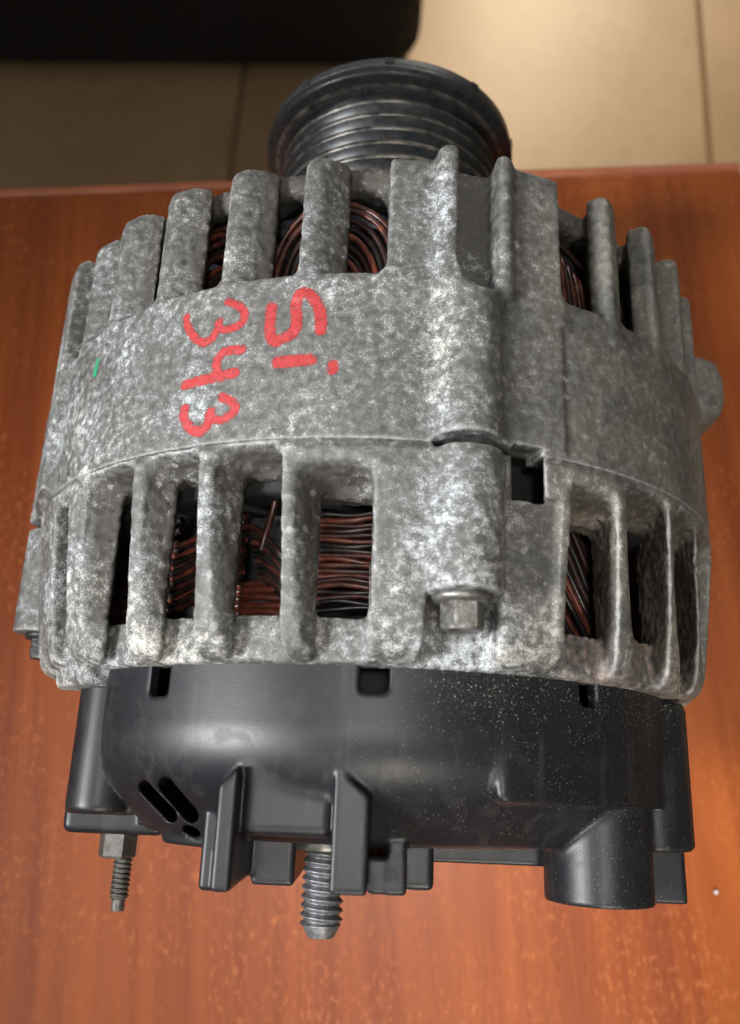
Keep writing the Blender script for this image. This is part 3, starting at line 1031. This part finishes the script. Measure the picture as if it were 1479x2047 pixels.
# ------------------------------------------------------------------ marker paint
# strokes as (theta deg, y mm) on the drum, half width in mm
STROKES = [
    ('red', 'red handwritten 3 nearest the ribs', [([(-26.83, 70.00), (-26.52, 68.57), (-25.46, 66.41), (-23.64, 64.66), (-22.55, 64.96), (-21.75, 66.30), (-21.43, 67.86)], 0.77), ([(-21.51, 66.68), (-20.22, 66.30), (-18.66, 66.65), (-17.87, 67.70), (-17.92, 68.79), (-18.67, 70.13), (-20.26, 71.12)], 0.74)]),
    ('red', 'red handwritten 4', [([(-17.81, 62.31), (-19.20, 62.48), (-20.57, 62.09), (-21.20, 60.62), (-21.08, 58.71)], 0.86), ([(-25.72, 57.70), (-23.28, 57.97), (-20.76, 58.13), (-18.52, 58.38)], 0.96)]),
    ('red', 'red handwritten 3 nearest the joint', [([(-25.37, 53.49), (-25.37, 52.25), (-24.38, 50.33), (-22.71, 49.24), (-21.64, 50.18), (-21.39, 52.26)], 0.90), ([(-21.61, 51.79), (-20.12, 50.76), (-18.63, 51.26), (-17.88, 52.37), (-18.38, 53.44), (-19.93, 54.58)], 0.80)]),
    ('red', 'red handwritten S', [([(-14.13, 69.17), (-14.18, 67.34), (-14.08, 64.99), (-13.47, 63.13), (-12.29, 63.52), (-10.99, 64.45), (-10.61, 66.21), (-10.83, 68.25), (-10.74, 70.07), (-10.08, 71.15), (-9.02, 70.68), (-7.95, 68.78), (-7.58, 66.74), (-7.48, 64.64)], 0.97)]),
    ('red', 'short red handwritten bar', [([(-12.68, 59.51), (-10.95, 59.57), (-8.55, 59.62)], 1.06)]),
    ('red', 'small red dot', [([(-5.61, 58.61), (-5.73, 57.90)], 0.90)]),
    ('green', 'small green paint dab', [([(-45.78, 68.67), (-46.00, 67.20), (-45.95, 66.22)], 0.68)]),
]


def catmull(P, n=14):
    P = np.array(P, float)
    if len(P) < 3:
        t = np.linspace(0, 1, n)[:, None]
        return P[0] * (1 - t) + P[-1] * t
    Q = np.vstack([2 * P[0] - P[1], P, 2 * P[-1] - P[-2]])
    out = []
    for i in range(len(P) - 1):
        a, b, c, d = Q[i:i + 4]
        for t in np.linspace(0, 1, n, endpoint=False):
            out.append(0.5 * ((2 * b) + (c - a) * t + (2 * a - 5 * b + 4 * c - d) * t * t + (3 * b - a - 3 * c + d) * t ** 3))
    out.append(P[-1])
    return np.array(out)


def build_paint(parent, host):
    me = host.data
    vs = [v.co.copy() for v in me.vertices]
    keep = [p.vertices[:] for p in me.polygons if vs[p.vertices[0]].z > AXIS and vs[p.vertices[0]].y > 0.04]
    tree = BVHTree.FromPolygons(vs, keep)
    k = 70 * D2
    for colr, label, strokes in STROKES:
        lines = [(catmull(p) * np.array([k, 1]), w) for p, w in strokes]
        allp = np.vstack([l for l, w in lines])
        st = 0.13
        xs = np.arange(allp[:, 0].min() - 1.3, allp[:, 0].max() + 1.3, st)
        ys = np.arange(allp[:, 1].min() - 1.3, allp[:, 1].max() + 1.3, st)
        GX, GY = np.meshgrid(xs, ys, indexing='ij')
        D = np.full(GX.shape, 9.0)
        for l, w in lines:
            a, b = l[:-1], l[1:]
            ex, ey = (b - a)[:, 0], (b - a)[:, 1]
            px = GX[..., None] - a[:, 0]; py = GY[..., None] - a[:, 1]
            t = np.clip((px * ex + py * ey) / (ex * ex + ey * ey + 1e-9), 0, 1)
            d = np.sqrt((px - ex * t) ** 2 + (py - ey * t) ** 2).min(-1) - w
            D = np.minimum(D, d)
        m = D < 0.38
        ids = np.full(D.shape, -1, int)
        V = []; E = []; F = []
        c = m[:-1, :-1] & m[1:, :-1] & m[:-1, 1:] & m[1:, 1:]

        def vid(i, j):
            if ids[i, j] < 0:
                th = GX[i, j] / 70.0
                dr = Vector((math.sin(th), 0, math.cos(th)))
                o = dr * 0.09 + Vector((0, GY[i, j] * MM, AXIS))
                h = tree.ray_cast(o, -dr)
                r = 70.0 if h[0] is None else math.hypot(h[0].x, h[0].z - AXIS) * 1000
                ids[i, j] = len(V)
                r += 0.05
                V.append((r * math.sin(th), GY[i, j], r * math.cos(th)))
                E.append(D[i, j])
            return ids[i, j]
        for i, j in np.argwhere(c):
            F.append((vid(i, j), vid(i + 1, j), vid(i + 1, j + 1), vid(i, j + 1)))
        o = mesh_obj('paint_mark', np.array(V), np.array(F), M[colr], parent, attrs={'edge': E})
        o['label'] = label


# ------------------------------------------------------------------ the place
def build_floor():
    g = tag(bm_obj('floor', box_bm(-3, 3, -2, 4.5, -0.05, -0.004), M['grout']), kind='structure')
    # tiles laid so that two joints run away from the table in view
    pitch, gap = 0.693, 0.009
    x0, y0 = -0.252, -0.04
    rng = random.Random(2)
    me = None
    for i in range(-3, 4):
        for j in range(0, 5):
            if me is None:
                h = (pitch - gap) / 2
                t = bm_obj('tile', box_bm(-h, h, -h, h, -0.01, 0), M['tile'], g, bevel=0.0015)
                me = t
            else:
                t = me.copy()
                COL.objects.link(t)
            t.location = (x0 + (i + .5) * pitch, y0 + (j + .5) * pitch, rng.uniform(-0.0004, 0.0004))
            t.parent = g
    g.rotation_euler = (0, 0, R(-3.5))


def build_table():
    # top outline from the far right corner; the far edge is turned a little against the alternator
    ang = R(2.55)
    t = empty('table', (0.1365, 0.2170, 0.0), ang, 'red brown wooden table carrying the alternator, glossy veneered top', 'table')
    w, d, th = 1.15, 0.70, 0.026
    bm_obj('table_top', box_bm(-w, 0, -d, -0.0034, TABLE_Z - th, TABLE_Z), M['wood'], t, bevel=0.0012, segs=3)
    bm_obj('edge_band', box_bm(-w, 0, -0.00335, 0.0004, TABLE_Z - th, TABLE_Z + 0.0002), M['edge'], t, bevel=0.0012)
    for x in (-w + 0.06, -0.06):
        for y in (-d + 0.06, -0.06):
            bm_obj('leg', box_bm(x - .03, x + .03, y - .03, y + .03, 0, TABLE_Z - th), M['leg'], t, bevel=0.003)
    return t


def build_case():
    # a black bag like box on the floor beyond the table, out of focus
    t = empty('black_case', (-0.30, 1.225, 0), R(-0.6), 'blurred black case standing on the tiled floor beyond the table', 'case')
    bm_obj('body', box_bm(-0.47, 0.375, -0.23, 0.23, 0.012, 0.52), M['case'], t, bevel=0.05, segs=6)
    for x in (-0.38, 0.29):
        for y in (-0.15, 0.15):
            bm = bmesh.new()
            bmesh.ops.create_cone(bm, cap_ends=True, segments=16, radius1=0.016, radius2=0.02, depth=0.016)
            bmesh.ops.translate(bm, verts=bm.verts, vec=(x, y, 0.008))
            bm_obj('foot', bm, M['dark'], t)
    return t


build_floor()
build_table()
build_case()

alt = empty('alternator', (-0.0008128, 0, TABLE_Z), -0.0383,
            'car alternator with corroded grey housing, black rear cover and red handwriting, lying on wooden table', 'alternator')
front = build_front(alt)
rear = build_rear(alt)
cover = build_cover(alt)
build_paint(alt, front)
for b in (11.2, -78.8, 101.2, -168.8):
    hex_bolt(alt, b, mat='gasket' if b == -78.8 else 'steel')
build_winding(alt)
lathe('rotor', dense([(12, 3), (12, 48.5), (40, 49.5), (66, 49.5), (92, 49), (92, 3)]), M['dark'], alt, 96)
lathe('fan', dense([(91.8, 40), (91.8, 57), (92.2, 57.4), (95.6, 57.4), (95.8, 40)]), M['fan'], alt, 120)
lathe('bearing_plate', dense([(96.2, 60.5), (96.2, 20), (99.6, 20), (99.6, 60.5)]), M['alu'], alt, 96)
lathe('bearing_nose', dense([(99, 26.5), (118, 25.0), (121.4, 24.4), (121.6, 10)]), M['alu'], alt, 96)
build_pulley(alt)

# main terminal with its washer, and the small field terminal
lathe('terminal_washer', dense([(-9.0, 1), (-9.0, 5.6), (-11.6, 5.6), (-11.7, 1)]), M['steel'], alt, 48, -6.1, 33.5)
st = stud('terminal_stud', alt, -6.05, 35.6, 3.4, -22.5, -10, 1.34, 0.60, 2.1, 1.9, M['stud'])
sd = stud('field_stud', alt, -44.3, 15.0, 1.72, -22.6, -12.0, 0.85, 0.28, 1.2, 2.3, M['dstud'])
V = []; F = []
hx = []
for k, (yy, r) in enumerate([(-11.0, 3.5), (-15.5, 3.5), (-15.9, 3.2), (-15.9, 0.1)]):
    for i in range(6):
        t = math.pi / 3 * i
        V.append((-45.6 + r * math.cos(t), yy, 15.0 + r * math.sin(t)))
for k in range(3):
    for i in range(6):
        F.append((k * 6 + i, k * 6 + (i + 1) % 6, (k + 1) * 6 + (i + 1) % 6, (k + 1) * 6 + i))
mesh_obj('terminal_nut', np.array(V), F, M['dstud'], alt, smooth=False)

# mounting lug on the right flank
bm = box_bm(66, 85.6, 86.0, 104.6, -24, -3)
bmesh.ops.bevel(bm, geom=bm.edges[:], offset=6.5, segments=8, affect='EDGES', profile=0.5)
bm.verts.index_update()
mesh_obj('mounting_lug', np.array([v.co[:] for v in bm.verts]), [[v.index for v in f.verts] for f in bm.faces], M['alu'], alt)
bm.free()

# crumb lying on the table at the lower right
bm = bmesh.new()
bmesh.ops.create_icosphere(bm, subdivisions=2, radius=0.00062)
rng = random.Random(9)
for v in bm.verts:
    v.co *= 1 + rng.uniform(-0.2, 0.2)
    v.co.z *= 0.8
cr = bm_obj('crumb', bm, M['crumb'], smooth=True)
cr.location = (0.0967, -0.0306, TABLE_Z + 0.0006)
tag(cr, 'tiny white crumb lying on the table at the lower right', 'crumb')
